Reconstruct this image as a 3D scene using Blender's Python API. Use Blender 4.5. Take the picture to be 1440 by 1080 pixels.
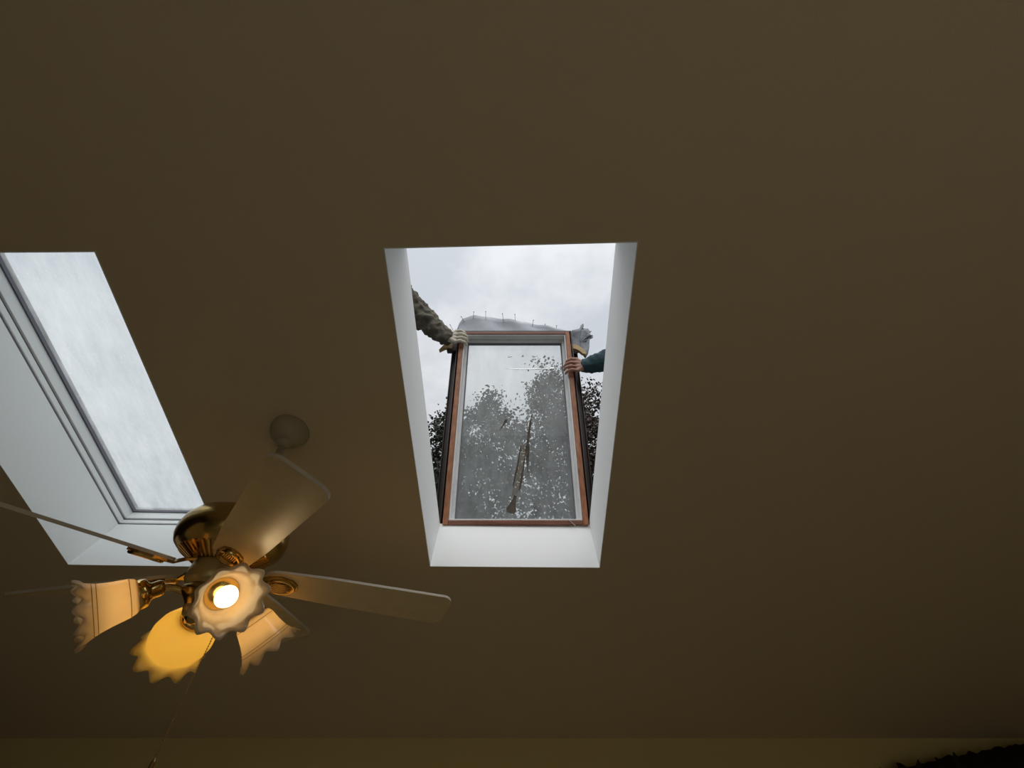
import bpy, bmesh, math, random
from mathutils import Vector, Matrix
from math import sin, cos, pi, radians
random.seed(7)
for o in list(bpy.data.objects): bpy.data.objects.remove(o)
SC = bpy.context.scene
COL = SC.collection

# ------------------------------------------------------------------ camera
EYE = 1.60
ELEV = radians(45.59)
cd = bpy.data.cameras.new('camera'); cam = bpy.data.objects.new('camera', cd); COL.objects.link(cam)
cam.location = (0, 0, EYE); cam.rotation_euler = (pi/2 + ELEV, 0, 0)
cd.sensor_width = 36.0; cd.lens = 541/1440*36; cd.clip_start = .02; cd.clip_end = 1200
SC.camera = cam
# ------------------------------------------------------------------ view
vs = SC.view_settings
vs.view_transform = 'Standard'; vs.look = 'None'; vs.gamma = 1; vs.use_curve_mapping = False; vs.exposure = 0.0
# ------------------------------------------------------------------ overcast sky
SKY = 1.00
wd = bpy.data.worlds.new('overcast_sky'); SC.world = wd; wd.use_nodes = True
nt = wd.node_tree; nt.nodes.clear()
def N(t, kind, **kw):
    n = t.nodes.new(kind)
    for k, v in kw.items():
        if k in n.inputs: n.inputs[k].default_value = v
        else: setattr(n, k, v)
    return n
tc = N(nt, 'ShaderNodeTexCoord'); sep = N(nt, 'ShaderNodeSeparateXYZ'); nt.links.new(tc.outputs['Generated'], sep.inputs[0])
def M_(t, op, a, b=None, clamp=False):
    n = t.nodes.new('ShaderNodeMath'); n.operation = op; n.use_clamp = clamp
    for i, v in enumerate((a, b)):
        if v is None: continue
        if isinstance(v, (int, float)): n.inputs[i].default_value = v
        else: t.links.new(v, n.inputs[i])
    return n.outputs[0]
zc = M_(nt, 'MAXIMUM', sep.outputs[2], 0.0)
den = M_(nt, 'ADD', zc, 0.25)
cx = M_(nt, 'DIVIDE', sep.outputs[0], den); cy = M_(nt, 'DIVIDE', sep.outputs[1], den)
cmb = N(nt, 'ShaderNodeCombineXYZ'); nt.links.new(cx, cmb.inputs[0]); nt.links.new(cy, cmb.inputs[1]); cmb.inputs[2].default_value = 3.7
nz = N(nt, 'ShaderNodeTexNoise', Scale=3.4, Detail=7.0, Roughness=.58); nt.links.new(cmb.outputs[0], nz.inputs['Vector'])
rp = N(nt, 'ShaderNodeValToRGB'); nt.links.new(nz.outputs['Fac'], rp.inputs[0])
rp.color_ramp.elements[0].position = .40; rp.color_ramp.elements[0].color = (.70, .745, .81, 1)
rp.color_ramp.elements[1].position = .60; rp.color_ramp.elements[1].color = (.93, .96, 1.0, 1)
grad = M_(nt, 'DIVIDE', M_(nt, 'ADD', M_(nt, 'MULTIPLY', zc, 2.0), 1.0), 3.0)      # standard overcast sky: zenith three times the horizon
bg = N(nt, 'ShaderNodeBackground'); nt.links.new(rp.outputs[0], bg.inputs[0])
nt.links.new(M_(nt, 'MULTIPLY', grad, SKY), bg.inputs[1])
wo = N(nt, 'ShaderNodeOutputWorld'); nt.links.new(bg.outputs[0], wo.inputs[0])
# the sun behind thick cloud, high over the ridge: a very broad soft glow
sd = bpy.data.lights.new('veiled_sun', 'SUN'); sd.energy = 2.3; sd.angle = radians(95); sd.color = (1.0, .98, .95)
sun = bpy.data.objects.new('veiled_sun', sd); COL.objects.link(sun)
sun.rotation_euler = Vector((.0, .55, -.835)).to_track_quat('-Z', 'Y').to_euler()

# ------------------------------------------------------------------ helpers
def mat(name, col=(.8, .8, .8), rough=.6, metal=0, bump=0, bscale=80, var=0, vscale=6, spec=.5, col2=None, stretch=None):
    m = bpy.data.materials.new(name); m.use_nodes = True; t = m.node_tree; p = t.nodes['Principled BSDF']
    p.inputs['Roughness'].default_value = rough; p.inputs['Metallic'].default_value = metal
    p.inputs['Specular IOR Level'].default_value = spec
    p.inputs['Base Color'].default_value = (*col, 1)
    tcn = t.nodes.new('ShaderNodeTexCoord'); src = tcn.outputs['Object']
    if stretch:
        mp = t.nodes.new('ShaderNodeMapping'); mp.inputs['Scale'].default_value = stretch
        t.links.new(src, mp.inputs[0]); src = mp.outputs[0]
    if var or col2:
        n = N(t, 'ShaderNodeTexNoise', Scale=vscale, Detail=5.0); t.links.new(src, n.inputs['Vector'])
        r = t.nodes.new('ShaderNodeValToRGB'); t.links.new(n.outputs['Fac'], r.inputs[0])
        c2 = col2 or tuple(min(1, c*(1-var)) for c in col)
        r.color_ramp.elements[0].position = .35; r.color_ramp.elements[0].color = (*c2, 1)
        r.color_ramp.elements[1].position = .65; r.color_ramp.elements[1].color = (*col, 1)
        t.links.new(r.outputs[0], p.inputs['Base Color'])
    if bump:
        n = N(t, 'ShaderNodeTexNoise', Scale=bscale, Detail=3.0); t.links.new(src, n.inputs['Vector'])
        b = t.nodes.new('ShaderNodeBump'); b.inputs['Strength'].default_value = bump; b.inputs['Distance'].default_value = .002
        t.links.new(n.outputs['Fac'], b.inputs['Height']); t.links.new(b.outputs[0], p.inputs['Normal'])
    return m

def glass_mat(name, veil, tint, veilcol, streak=(14, 14, 3), nscale=3.0, lo=.6, hi=1.5, gloss=.06, speck=0.0, dif=.3):
    """window glass with a film of grime or fog: part clear, part scattering"""
    m = bpy.data.materials.new(name); m.use_nodes = True; t = m.node_tree; t.nodes.clear()
    out = t.nodes.new('ShaderNodeOutputMaterial')
    tr = t.nodes.new('ShaderNodeBsdfTransparent'); tr.inputs[0].default_value = (*tint, 1)
    tl = t.nodes.new('ShaderNodeBsdfTranslucent'); tl.inputs[0].default_value = (*veilcol, 1)
    df = t.nodes.new('ShaderNodeBsdfDiffuse'); df.inputs[0].default_value = (*veilcol, 1)
    gl = t.nodes.new('ShaderNodeBsdfGlossy'); gl.inputs['Roughness'].default_value = .03
    film = t.nodes.new('ShaderNodeMixShader'); film.inputs[0].default_value = dif
    t.links.new(tl.outputs[0], film.inputs[1]); t.links.new(df.outputs[0], film.inputs[2])
    tcn = t.nodes.new('ShaderNodeTexCoord'); mp = t.nodes.new('ShaderNodeMapping'); mp.inputs['Scale'].default_value = streak
    t.links.new(tcn.outputs['Object'], mp.inputs[0])
    n = N(t, 'ShaderNodeTexNoise', Scale=nscale, Detail=6.0, Roughness=.6); t.links.new(mp.outputs[0], n.inputs['Vector'])
    mr = t.nodes.new('ShaderNodeMapRange'); t.links.new(n.outputs['Fac'], mr.inputs[0])
    mr.inputs[1].default_value = .3; mr.inputs[2].default_value = .7; mr.inputs[3].default_value = veil*lo; mr.inputs[4].default_value = veil*hi
    fac = mr.outputs[0]
    if speck:
        v = N(t, 'ShaderNodeTexVoronoi', Scale=30.0); t.links.new(tcn.outputs['Object'], v.inputs['Vector'])
        s = M_(t, 'MULTIPLY', M_(t, 'LESS_THAN', v.outputs['Distance'], .12), speck)
        fac = M_(t, 'ADD', fac, s, True)
    mx = t.nodes.new('ShaderNodeMixShader'); t.links.new(fac, mx.inputs[0])
    t.links.new(tr.outputs[0], mx.inputs[1]); t.links.new(film.outputs[0], mx.inputs[2])
    m2 = t.nodes.new('ShaderNodeMixShader'); m2.inputs[0].default_value = gloss
    t.links.new(mx.outputs[0], m2.inputs[1]); t.links.new(gl.outputs[0], m2.inputs[2])
    t.links.new(m2.outputs[0], out.inputs[0])
    return m

def obj(name, bm, m, parent=None, smooth=False, bevel=0):
    me = bpy.data.meshes.new(name)
    bmesh.ops.recalc_face_normals(bm, faces=bm.faces); bm.to_mesh(me); bm.free()
    o = bpy.data.objects.new(name, me); COL.objects.link(o)
    if m: me.materials.append(m)
    if smooth: me.polygons.foreach_set('use_smooth', [True]*len(me.polygons))
    if bevel:
        b = o.modifiers.new('bevel', 'BEVEL'); b.width = bevel; b.segments = 2; b.limit_method = 'ANGLE'
    if parent is not None:
        o.parent = parent; o.matrix_parent_inverse = parent.matrix_basis.inverted()
    return o
def thing(name, label, cat, loc):
    o = bpy.data.objects.new(name, None); COL.objects.link(o); o.location = loc; o.empty_display_size = .1
    o['label'] = label; o['category'] = cat
    return o
def tag(o, label, cat, group=None):
    o['label'] = label; o['category'] = cat
    if group: o['group'] = group
    return o
def struct(o): o['kind'] = 'structure'; return o
def child(o, parent):
    o.parent = parent; o.matrix_parent_inverse = parent.matrix_basis.inverted(); return o

def hexa(bm, pts):
    """box from 8 points: 4 of one end, 4 of the other"""
    v = [bm.verts.new(p) for p in pts]
    for f in ((0, 1, 2, 3), (7, 6, 5, 4), (0, 4, 5, 1), (1, 5, 6, 2), (2, 6, 7, 3), (3, 7, 4, 0)):
        bm.faces.new([v[i] for i in f])
def box(bm, c, s, R=None):
    pts = []
    for z in (-1, 1):
        for x, y in ((-1, -1), (1, -1), (1, 1), (-1, 1)):
            p = Vector((x*s[0]/2, y*s[1]/2, z*s[2]/2))
            if R: p = R @ p
            pts.append(Vector(c) + p)
    hexa(bm, pts)
def lathe(bm, prof, O=Vector((0, 0, 0)), ax=Vector((0, 0, 1)), seg=40, fn=None, cap=True):
    """prof: list of (r, h) along ax"""
    ax = Vector(ax).normalized(); a = ax.orthogonal().normalized(); b = ax.cross(a)
    rings = []
    for k, (r, h) in enumerate(prof):
        ring = []
        for i in range(seg):
            th = 2*pi*i/seg; rr, hh = (r, h) if fn is None else fn(k, th, r, h)
            ring.append(bm.verts.new(O + ax*hh + (a*cos(th) + b*sin(th))*rr))
        rings.append(ring)
    for r0, r1 in zip(rings, rings[1:]):
        for i in range(seg):
            bm.faces.new((r0[i], r0[(i+1) % seg], r1[(i+1) % seg], r1[i]))
    if cap:
        bm.faces.new(rings[0]); bm.faces.new(rings[-1])
    return rings
def tube(bm, pts, rad, seg=10):
    pts = [Vector(p) for p in pts]
    if not isinstance(rad, (list, tuple)): rad = [rad]*len(pts)
    rings = []; prev = None
    for i, p in enumerate(pts):
        t = (pts[min(i+1, len(pts)-1)] - pts[max(i-1, 0)]).normalized()
        a = t.orthogonal().normalized() if prev is None else (prev - t*prev.dot(t)).normalized()
        prev = a; b = t.cross(a)
        rings.append([bm.verts.new(p + (a*cos(2*pi*k/seg) + b*sin(2*pi*k/seg))*rad[i]) for k in range(seg)])
    for r0, r1 in zip(rings, rings[1:]):
        for k in range(seg): bm.faces.new((r0[k], r0[(k+1) % seg], r1[(k+1) % seg], r1[k]))
    bm.faces.new(rings[0]); bm.faces.new(rings[-1])
def fill_holes(outer, holes, place):
    """planar polygon with holes; place maps (a, b) to 3-D"""
    bm = bmesh.new(); ed = []
    for loop in [outer]+holes:
        vs_ = [bm.verts.new(place(*p)) for p in loop]
        ed += [bm.edges.new((vs_[i], vs_[(i+1) % len(vs_)])) for i in range(len(vs_))]
    bmesh.ops.triangle_fill(bm, use_beauty=True, use_dissolve=False, edges=ed)
    return bm
def slab(name, outer, holes, place, dirv, th, m):
    bm = fill_holes(outer, holes, place)
    r = bmesh.ops.extrude_face_region(bm, geom=bm.faces[:])
    bmesh.ops.translate(bm, vec=Vector(dirv)*th, verts=[g for g in r['geom'] if isinstance(g, bmesh.types.BMVert)])
    # the first faces stay in place: extrude_face_region removed them only where interior, so cap again
    bm2 = fill_holes(outer, holes, place); me = bpy.data.meshes.new('t'); bm2.to_mesh(me); bm2.free(); bm.from_mesh(me); bpy.data.meshes.remove(me)
    bmesh.ops.remove_doubles(bm, verts=bm.verts, dist=1e-5)
    return obj(name, bm, m)

# ------------------------------------------------------------------ materials
m_ceil = mat('ceiling_paint', (.70, .575, .385), .85, bump=.25, bscale=160, spec=.2)
m_wallfar = mat('wall_paint_yellow', (.82, .68, .32), .85, bump=.25, bscale=160, spec=.2)
m_wall = mat('wall_paint', (.66, .56, .40), .85, bump=.2, bscale=160, spec=.2)
m_walldark = mat('darkening_wall', (.035, .02, .012), .7, var=.4, vscale=4, stretch=(1, 8, 1))  # near-black, chosen so the unseen left wall darkens the ceiling corner
m_floor = mat('carpet', (.74, .65, .50), .95, bump=.5, bscale=300, var=.15, vscale=20, spec=.1)
m_white = mat('white_drywall', (.90, .915, .915), .7, bump=.08, bscale=60, spec=.2)
m_whitefr = mat('white_vinyl', (.86, .875, .875), .45)
m_shingle = mat('asphalt_shingle', (.16, .155, .15), .95, bump=.6, bscale=200, var=.4, vscale=60)
m_gasket = mat('gasket_grey', (.16, .16, .19), .6)
m_gap = mat('shadow_gap', (.22, .21, .22), .8)
m_wood = mat('frame_wood', (.40, .165, .075), .45, col2=(.24, .085, .035), vscale=5, stretch=(14, 14, 1.2), bump=.15, bscale=40)
m_liner = mat('sash_liner', (.74, .75, .75), .5, var=.12, vscale=9)
m_clad = mat('brown_cladding', (.055, .040, .034), .45)
m_flash = mat('galvanised_sheet', (.40, .435, .49), .5, metal=.0, var=.25, vscale=7, bump=.3, bscale=14)
m_torn = mat('torn_membrane', (.30, .33, .37), .7, var=.5, vscale=14, bump=.6, bscale=30)
m_nail = mat('steel_nail', (.10, .095, .09), .4, metal=.7)
m_split = mat('raw_pine', (.72, .52, .28), .7, var=.4, vscale=20, stretch=(3, 20, 20))
m_bark = mat('bark', (.05, .035, .028), .9, bump=.6, bscale=30)
m_leafA = mat('leaf_dark', (.045, .040, .032), .6, col2=(.03, .035, .02), vscale=1.5)
m_leafB = mat('leaf_purple', (.06, .035, .032), .6, col2=(.035, .03, .022), vscale=1.5)
m_siding = mat('grey_siding', (.085, .09, .095), .7, bump=.2, bscale=20)
m_roofB = mat('neighbour_roof', (.05, .05, .05), .9)
m_brass = mat('polished_brass', (.80, .54, .18), .16, metal=1)
m_brassd = mat('antique_brass', (.50, .34, .11), .22, metal=1)
m_cream = mat('cream_enamel', (.44, .37, .25), .45)
m_satin = mat('satin_brass', (.55, .42, .18), .35, metal=.35)
m_amber = mat('amber_line', (.42, .24, .06), .4)
m_blade = mat('blade_cream', (.80, .63, .36), .33, var=.06, vscale=25, spec=.8)
m_bladeedge = mat('blade_edge', (.62, .55, .44), .5)
m_dirt = mat('brown_dirt', (.11, .085, .065), .9, var=.5, vscale=40)
m_film = glass_mat('dirt_film', .20, (.90, .87, .83), (.30, .25, .20), lo=.7, hi=1.3, gloss=.0, dif=.5)
m_pale = mat('glint_and_thread', (.95, .96, .97), .25, metal=1)  # mirror metal for the added glint strips, also the loose thread
m_rust = mat('chain_brass', (.45, .30, .12), .3, metal=1)
m_jacket = mat('olive_jacket', (.165, .148, .112), .9, var=.35, vscale=8, bump=.3, bscale=120)
m_teal = mat('teal_fleece', (.045, .095, .115), .95, var=.3, vscale=10, bump=.4, bscale=150)
m_glove = mat('work_glove', (.74, .69, .58), .9, var=.25, vscale=18, bump=.4, bscale=150)
m_skin = mat('skin', (.42, .22, .16), .55, var=.15, vscale=14)
m_jean = mat('work_trousers', (.055, .065, .09), .9, var=.25, vscale=10)
m_boot = mat('boot_leather', (.10, .06, .035), .6)
m_cap = mat('knit_cap', (.05, .05, .055), .95, bump=.5, bscale=200)
m_hair = mat('hair', (.05, .035, .025), .8, bump=.6, bscale=150)
m_curtain = mat('curtain_brown', (.035, .018, .013), .95, var=.3, vscale=30, bump=.5, bscale=200)
m_bounce = mat('bounce_concrete', (.48, .47, .44), .9, var=.1, vscale=2)  # pale, to throw daylight up through the added openings
m_lawn = mat('lawn', (.09, .13, .05), .95, var=.4, vscale=3)
m_glassclear = glass_mat('clear_pane', .02, (.95, .97, .96), (.8, .8, .8), gloss=.05)
m_fog = glass_mat('fogged_pane', .42, (.90, .955, .965), (.93, .97, .98), streak=(9, 3, 3), nscale=2.2, lo=.6, hi=1.35, gloss=.03, speck=.12, dif=.08)
m_dirty = glass_mat('grimy_pane', .32, (.97, .985, .98), (.93, .97, .97), streak=(6, 3, 2), nscale=2.6, lo=.75, hi=1.3, gloss=.02, speck=.08, dif=.12)
# frosted shade
m_shade = bpy.data.materials.new('frosted_shade'); m_shade.use_nodes = True
t = m_shade.node_tree; t.nodes.clear()
o_ = t.nodes.new('ShaderNodeOutputMaterial'); a_ = N(t, 'ShaderNodeBsdfTranslucent'); a_.inputs[0].default_value = (.93, .80, .58, 1)
b_ = N(t, 'ShaderNodeBsdfDiffuse'); b_.inputs[0].default_value = (.80, .70, .55, 1); c_ = N(t, 'ShaderNodeBsdfGlossy', Roughness=.15)
x1 = N(t, 'ShaderNodeMixShader'); x1.inputs[0].default_value = .35; t.links.new(a_.outputs[0], x1.inputs[1]); t.links.new(b_.outputs[0], x1.inputs[2])
x2 = N(t, 'ShaderNodeMixShader'); x2.inputs[0].default_value = .06; t.links.new(x1.outputs[0], x2.inputs[1]); t.links.new(c_.outputs[0], x2.inputs[2])
t.links.new(x2.outputs[0], o_.inputs[0])
m_shadeY = m_shade.copy(); m_shadeY.name = 'amber_shade'
for n_ in m_shadeY.node_tree.nodes:
    if n_.type == 'BSDF_TRANSLUCENT': n_.inputs[0].default_value = (1.0, .84, .40, 1)
    if n_.type == 'BSDF_DIFFUSE': n_.inputs[0].default_value = (.85, .68, .34, 1)
BULB = 5.0
m_bulb = bpy.data.materials.new('lit_bulb'); m_bulb.use_nodes = True
t = m_bulb.node_tree; t.nodes.clear(); o_ = t.nodes.new('ShaderNodeOutputMaterial'); e_ = N(t, 'ShaderNodeEmission', Strength=BULB)
e_.inputs[0].default_value = (1, .71, .36, 1); t.links.new(e_.outputs[0], o_.inputs[0])

m_bulb2 = m_bulb.copy(); m_bulb2.name = 'lit_bulb_strong'; m_bulb2.node_tree.nodes['Emission'].inputs[1].default_value = 9.0; m_bulb2.node_tree.nodes['Emission'].inputs[0].default_value = (1, .78, .42, 1)
# ------------------------------------------------------------------ room shell
SL = radians(19.67); DC = 1.2337; KC = 1.0665                      # pitch of the ceiling, its distance from the eye
nC = Vector((0, sin(SL), cos(SL))); aC = Vector((0, cos(SL), -sin(SL))); E0 = Vector((0, 0, EYE))
def CP(x, v, h=0.0): return E0 + nC*(DC+h*KC) + aC*v*KC + Vector((x*KC, 0, 0))
XW = 3.4; VR = -1.75; VF = 2.775
YF = CP(0, VF).y; ZF = CP(0, VF).z; YR = CP(0, VR).y; ZR = CP(0, VR).z
YB = -3.6; ZB = ZR - (YR-YB)*math.tan(SL)
holeR = [(-.363, .109), (.354, .092), (.371, 1.390), (-.346, 1.382)]
holeL = [(-1.876, .122), (-1.193, .118), (-1.190, 1.386), (-1.873, 1.372)]
RH = .24
struct(obj('ceiling', fill_holes([(-XW/KC, VR), (XW/KC, VR), (XW/KC, VF), (-XW/KC, VF)], [holeL, holeR], lambda x, v: CP(x, v)), m_ceil))
struct(obj('roof', fill_holes([(-XW-.3, VR), (XW+.3, VR), (XW+.3, VF+.3), (-XW-.3, VF+.3)], [holeL, holeR], lambda x, v: CP(x, v, RH)), m_shingle))
bm = bmesh.new(); q = [bm.verts.new(p) for p in ((-XW, YR, ZR), (XW, YR, ZR), (XW, YB, ZB), (-XW, YB, ZB))]; bm.faces.new(q)
struct(obj('ceiling', bm, m_ceil))
bm = bmesh.new(); q = [bm.verts.new(Vector(p)+Vector((0, 0, .26))) for p in ((-XW-.3, YR, ZR), (XW+.3, YR, ZR), (XW+.3, YB-.3, ZB-.12), (-XW-.3, YB-.3, ZB-.12))]; bm.faces.new(q)
struct(obj('roof', bm, m_shingle))
bm = bmesh.new(); box(bm, (0, (YF+YB)/2, -.05), (2*XW+.2, YF-YB+.2, .1)); struct(obj('floor', bm, m_floor))
struct(slab('wall_front', [(-XW, 0), (XW, 0), (XW, ZF), (-XW, ZF)], [], lambda a, b: Vector((a, YF, b)), (0, 1, 0), .12, m_wallfar))
gable = [(YF, 0), (YB, 0), (YB, ZB), (YR, ZR), (YF, ZF)]
struct(slab('wall_left', gable, [], lambda a, b: Vector((-3.14, a, b)), (-1, 0, 0), .12, m_walldark))  # out of view, drawn in and blackened to dim the left of the ceiling
addedWinR = [(-2.7, .85), (-.9, .85), (-.9, 2.1), (-2.7, 2.1)]
struct(slab('wall_right', gable, [addedWinR], lambda a, b: Vector((XW, a, b)), (1, 0, 0), .12, m_wall))
addedDoorB = [(-.7, .02), (1.6, .02), (1.6, 2.08), (-.7, 2.08)]
struct(slab('wall_back', [(-XW, 0), (XW, 0), (XW, ZB), (-XW, ZB)], [addedDoorB], lambda a, b: Vector((a, YB, b)), (0, -1, 0), .12, m_wall))
# unseen glass door and side window, added so daylight reaches the ceiling
def glazing(name, a0, a1, z0, z1, n, place, th):
    root = None; w = (a1-a0)/n
    bm = bmesh.new()
    def bar(p0, p1, q0, q1): hexa(bm, [place(p0, q0, -th), place(p1, q0, -th), place(p1, q1, -th), place(p0, q1, -th), place(p0, q0, th), place(p1, q0, th), place(p1, q1, th), place(p0, q1, th)])
    bar(a0, a1, z0, z0+.05); bar(a0, a1, z1-.05, z1)
    for i in range(n+1): bar(max(a0, a0+i*w-.03), min(a1, a0+i*w+.03), z0+.05, z1-.05)
    root = struct(obj(name, bm, m_whitefr))
    for i in range(n):
        bm = bmesh.new(); q = [bm.verts.new(place(*p, 0)) for p in ((a0+i*w+.03, z0+.05), (a0+(i+1)*w-.03, z0+.05), (a0+(i+1)*w-.03, z1-.05), (a0+i*w+.03, z1-.05))]
        bm.faces.new(q); obj('pane', bm, m_glassclear, root)
glazing('added_door_1', -.7, 1.6, .02, 2.08, 2, lambda a, z, t_: Vector((a, YB-.06+t_, z)), .03)
glazing('added_window_2', -2.7, -.9, .85, 2.1, 2, lambda a, z, t_: Vector((XW+.06+t_, a, z)), .03)

# light shafts through the roof
def shaft(name, hole, h1, m):
    bm = bmesh.new(); c = Vector((sum(p[0] for p in hole)/4, sum(p[1] for p in hole)/4))
    out = [(p[0]+(.014 if p[0] > c.x else -.014), p[1]+(.014 if p[1] > c.y else -.014)) for p in hole]
    for i in range(4):
        j = (i+1) % 4
        hexa(bm, [CP(*hole[i], -.001), CP(*hole[j], -.001), CP(*out[j], .004), CP(*out[i], .004), CP(*hole[i], h1), CP(*hole[j], h1), CP(*out[j], h1), CP(*out[i], h1)])
    bmesh.ops.remove_doubles(bm, verts=bm.verts, dist=1e-6)
    return struct(obj(name, bm, m))
shaft('trim_1', holeR, RH, m_white)
shaft('trim_2', holeL, .226, m_white)
# fixed skylight over the left shaft
def ringmesh(hole, i0, i1, h0, h1):
    """rectangular ring between inset i0 (inner) and i1 (outer) of a hole, from height h0 to h1"""
    bm = bmesh.new(); c = Vector((sum(p[0] for p in hole)/4, sum(p[1] for p in hole)/4))
    ins = lambda k: [(p[0]+(-k if p[0] > c.x else k), p[1]+(-k if p[1] > c.y else k)) for p in hole]
    a, b = ins(i0), ins(i1)
    for i in range(4):
        j = (i+1) % 4
        hexa(bm, [CP(*a[i], h0), CP(*a[j], h0), CP(*b[j], h0), CP(*b[i], h0), CP(*a[i], h1), CP(*a[j], h1), CP(*b[j], h1), CP(*b[i], h1)])
    bmesh.ops.remove_doubles(bm, verts=bm.verts, dist=1e-6)
    return bm
win = struct(obj('window_1', ringmesh(holeL, -.012, -.05, .226, .31), m_whitefr))
obj('frame_gap', ringmesh(holeL, -.006, -.012, .226, .236), m_gap, win)
obj('frame_liner', ringmesh(holeL, .000, -.012, .236, .256), m_whitefr, win, bevel=.002)
obj('frame_gap', ringmesh(holeL, -.006, -.012, .256, .263), m_gap, win)
obj('frame_liner', ringmesh(holeL, .004, -.012, .263, .302), m_whitefr, win, bevel=.002)
obj('gasket', ringmesh(holeL, .010, -.03, .302, .314), m_gasket, win)
bm = bmesh.new(); ii = [(p[0]+(-.005 if p[0] > -1.5 else .005), p[1]+(-.005 if p[1] > .7 else .005)) for p in holeL]
bm.faces.new([bm.verts.new(CP(*p, .318)) for p in ii]); obj('pane', bm, m_fog, win)
obj('cladding', ringmesh(holeL, .002, -.07, .320, .335), m_clad, win)
obj('cladding', ringmesh(holeL, -.055, -.07, .242, .320), m_clad, win)

# ground outside
bm = bmesh.new(); box(bm, (0, 0, -.25), (900, 900, .2)); struct(obj('ground', bm, m_lawn))
bm = bmesh.new(); box(bm, (0, YB-4.2, -.12), (12, 8, .08)); struct(obj('bounce_slab', bm, m_bounce))  # unseen pale slabs, added to bounce daylight onto the ceiling
bm = bmesh.new(); box(bm, (XW+3.2, -1.5, -.12), (6, 10, .08)); struct(obj('bounce_slab', bm, m_bounce))

# ------------------------------------------------------------------ the skylight sash that is being lifted out
FB = Vector((.0180, 1.8762, .8944+EYE)); FU = Vector((0, -.23324, .97242)); FN = Vector((0, .97242, .23324)); FS = 1.0555; FX = Vector((1, 0, 0))
def FP(x, u, n=0.0): return FB + FX*(x*FS) + FU*(u*FS) + FN*(n*FS)
SW, SH = .353, 1.201
sash = thing('skylight_sash', 'wood-lined skylight sash with grimy glass, stood on end in the open shaft', 'window', FB)
def fbox(bm, x0, x1, u0, u1, n0, n1):
    hexa(bm, [FP(x0, u0, n0), FP(x1, u0, n0), FP(x1, u1, n0), FP(x0, u1, n0), FP(x0, u0, n1), FP(x1, u0, n1), FP(x1, u1, n1), FP(x0, u1, n1)])
RW = .027
for x0, x1 in ((-SW, -SW+RW), (SW-RW, SW)):
    bm = bmesh.new(); fbox(bm, x0, x1, .0, SH, 0, .085); obj('wood_stile', bm, m_wood, sash, bevel=.003)
m_woodH = mat('frame_wood_shaded', (.23, .09, .055), .45, col2=(.15, .055, .03), vscale=5, stretch=(1.2, 14, 14), bump=.15, bscale=40)  # rail wood with shade painted in: darker than the stiles
for u0, u1 in ((0, .022), (SH-.022, SH)):
    bm = bmesh.new(); fbox(bm, -SW+RW, SW-RW, u0, u1, .001, .085); obj('wood_rail', bm, m_woodH, sash, bevel=.003)
# inner liner, one step
def fring(bm, a, b, n0, n1):
    (x0, x1, u0, u1), (X0, X1, U0, U1) = a, b
    fbox(bm, X0, x0, U0, U1, n0, n1); fbox(bm, x1, X1, U0, U1, n0, n1); fbox(bm, x0, x1, U0, u0, n0, n1); fbox(bm, x0, x1, u1, U1, n0, n1)
IX, IU0, IU1 = SW-RW, .022, SH-.022
bm = bmesh.new(); fring(bm, (-IX+.007, IX-.007, IU0+.007, IU1-.007), (-IX, IX, IU0, IU1), .006, .050)
obj('liner', bm, m_liner, sash, bevel=.002)
bm = bmesh.new(); fring(bm, (-IX+.020, IX-.020, IU0+.016, IU1-.016), (-IX, IX, IU0, IU1), .050, .078)
obj('liner', bm, m_liner, sash, bevel=.002)
bm = bmesh.new(); fring(bm, (-IX+.026, IX-.026, IU0+.020, IU1-.024), (-IX, IX, IU0, IU1), .078, .086)
obj('gasket', bm, m_gasket, sash)
bm = bmesh.new(); fbox(bm, -IX+.01, IX-.01, IU0+.01, IU1-.01, .090, .0902)
bm.free(); bm = bmesh.new(); bm.faces.new([bm.verts.new(FP(x, u, .088)) for x, u in ((-IX+.005, IU0+.005), (IX-.005, IU0+.005), (IX-.005, IU1-.005), (-IX+.005, IU1-.005))])
pane = obj('pane', bm, m_dirty, sash)
bm = bmesh.new(); fring(bm, (-IX+.014, IX-.014, IU0+.014, IU1-.014), (-.372, .372, -.004, SH+.03), .090, .104)
fring(bm, (-.366, .366, .0, SH+.024), (-.372, .372, -.004, SH+.03), .030, .090)
obj('cladding', bm, m_clad, sash)
for s in (-1, 1):                                      # side flashing flanges that flare outwards
    bm = bmesh.new(); a0, a1 = sorted((s*.372, s*.405)); b0, b1 = sorted((s*.4055, s*.402))
    fbox(bm, a0, a1, .03, 1.10, .096, .100); fbox(bm, b0, b1, .03, 1.10, .070, .100)
    obj('side_flashing', bm, m_clad, sash)
# dirt on the glass, then strips that imitate its bright reflections
def smear(pts, wid, m, name, par, n=.0865, jag=.3):
    bm = bmesh.new(); L, R = [], []
    for i, (x, u) in enumerate(pts):
        a = Vector(pts[max(i-1, 0)]); b = Vector(pts[min(i+1, len(pts)-1)]); d = (b-a).normalized(); nn_ = Vector((-d.y, d.x))
        w_ = wid[i]*(1+random.uniform(-jag, jag))
        L.append((x+nn_.x*w_/2, u+nn_.y*w_/2)); R.append((x-nn_.x*w_/2, u-nn_.y*w_/2))
    for l in range(len(pts)-1):
        hexa(bm, [FP(*L[l], n), FP(*R[l], n), FP(*R[l+1], n), FP(*L[l+1], n), FP(*L[l], n-.001), FP(*R[l], n-.001), FP(*R[l+1], n-.001), FP(*L[l+1], n-.001)])
    return obj(name, bm, m, par)
def line(p0, p1, k, bow=0.0):
    a, b = Vector(p0), Vector(p1); d = b-a; nn_ = Vector((-d.y, d.x))
    return [tuple(a+d*(i/k)+nn_*bow*sin(pi*i/k)) for i in range(k+1)]
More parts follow.
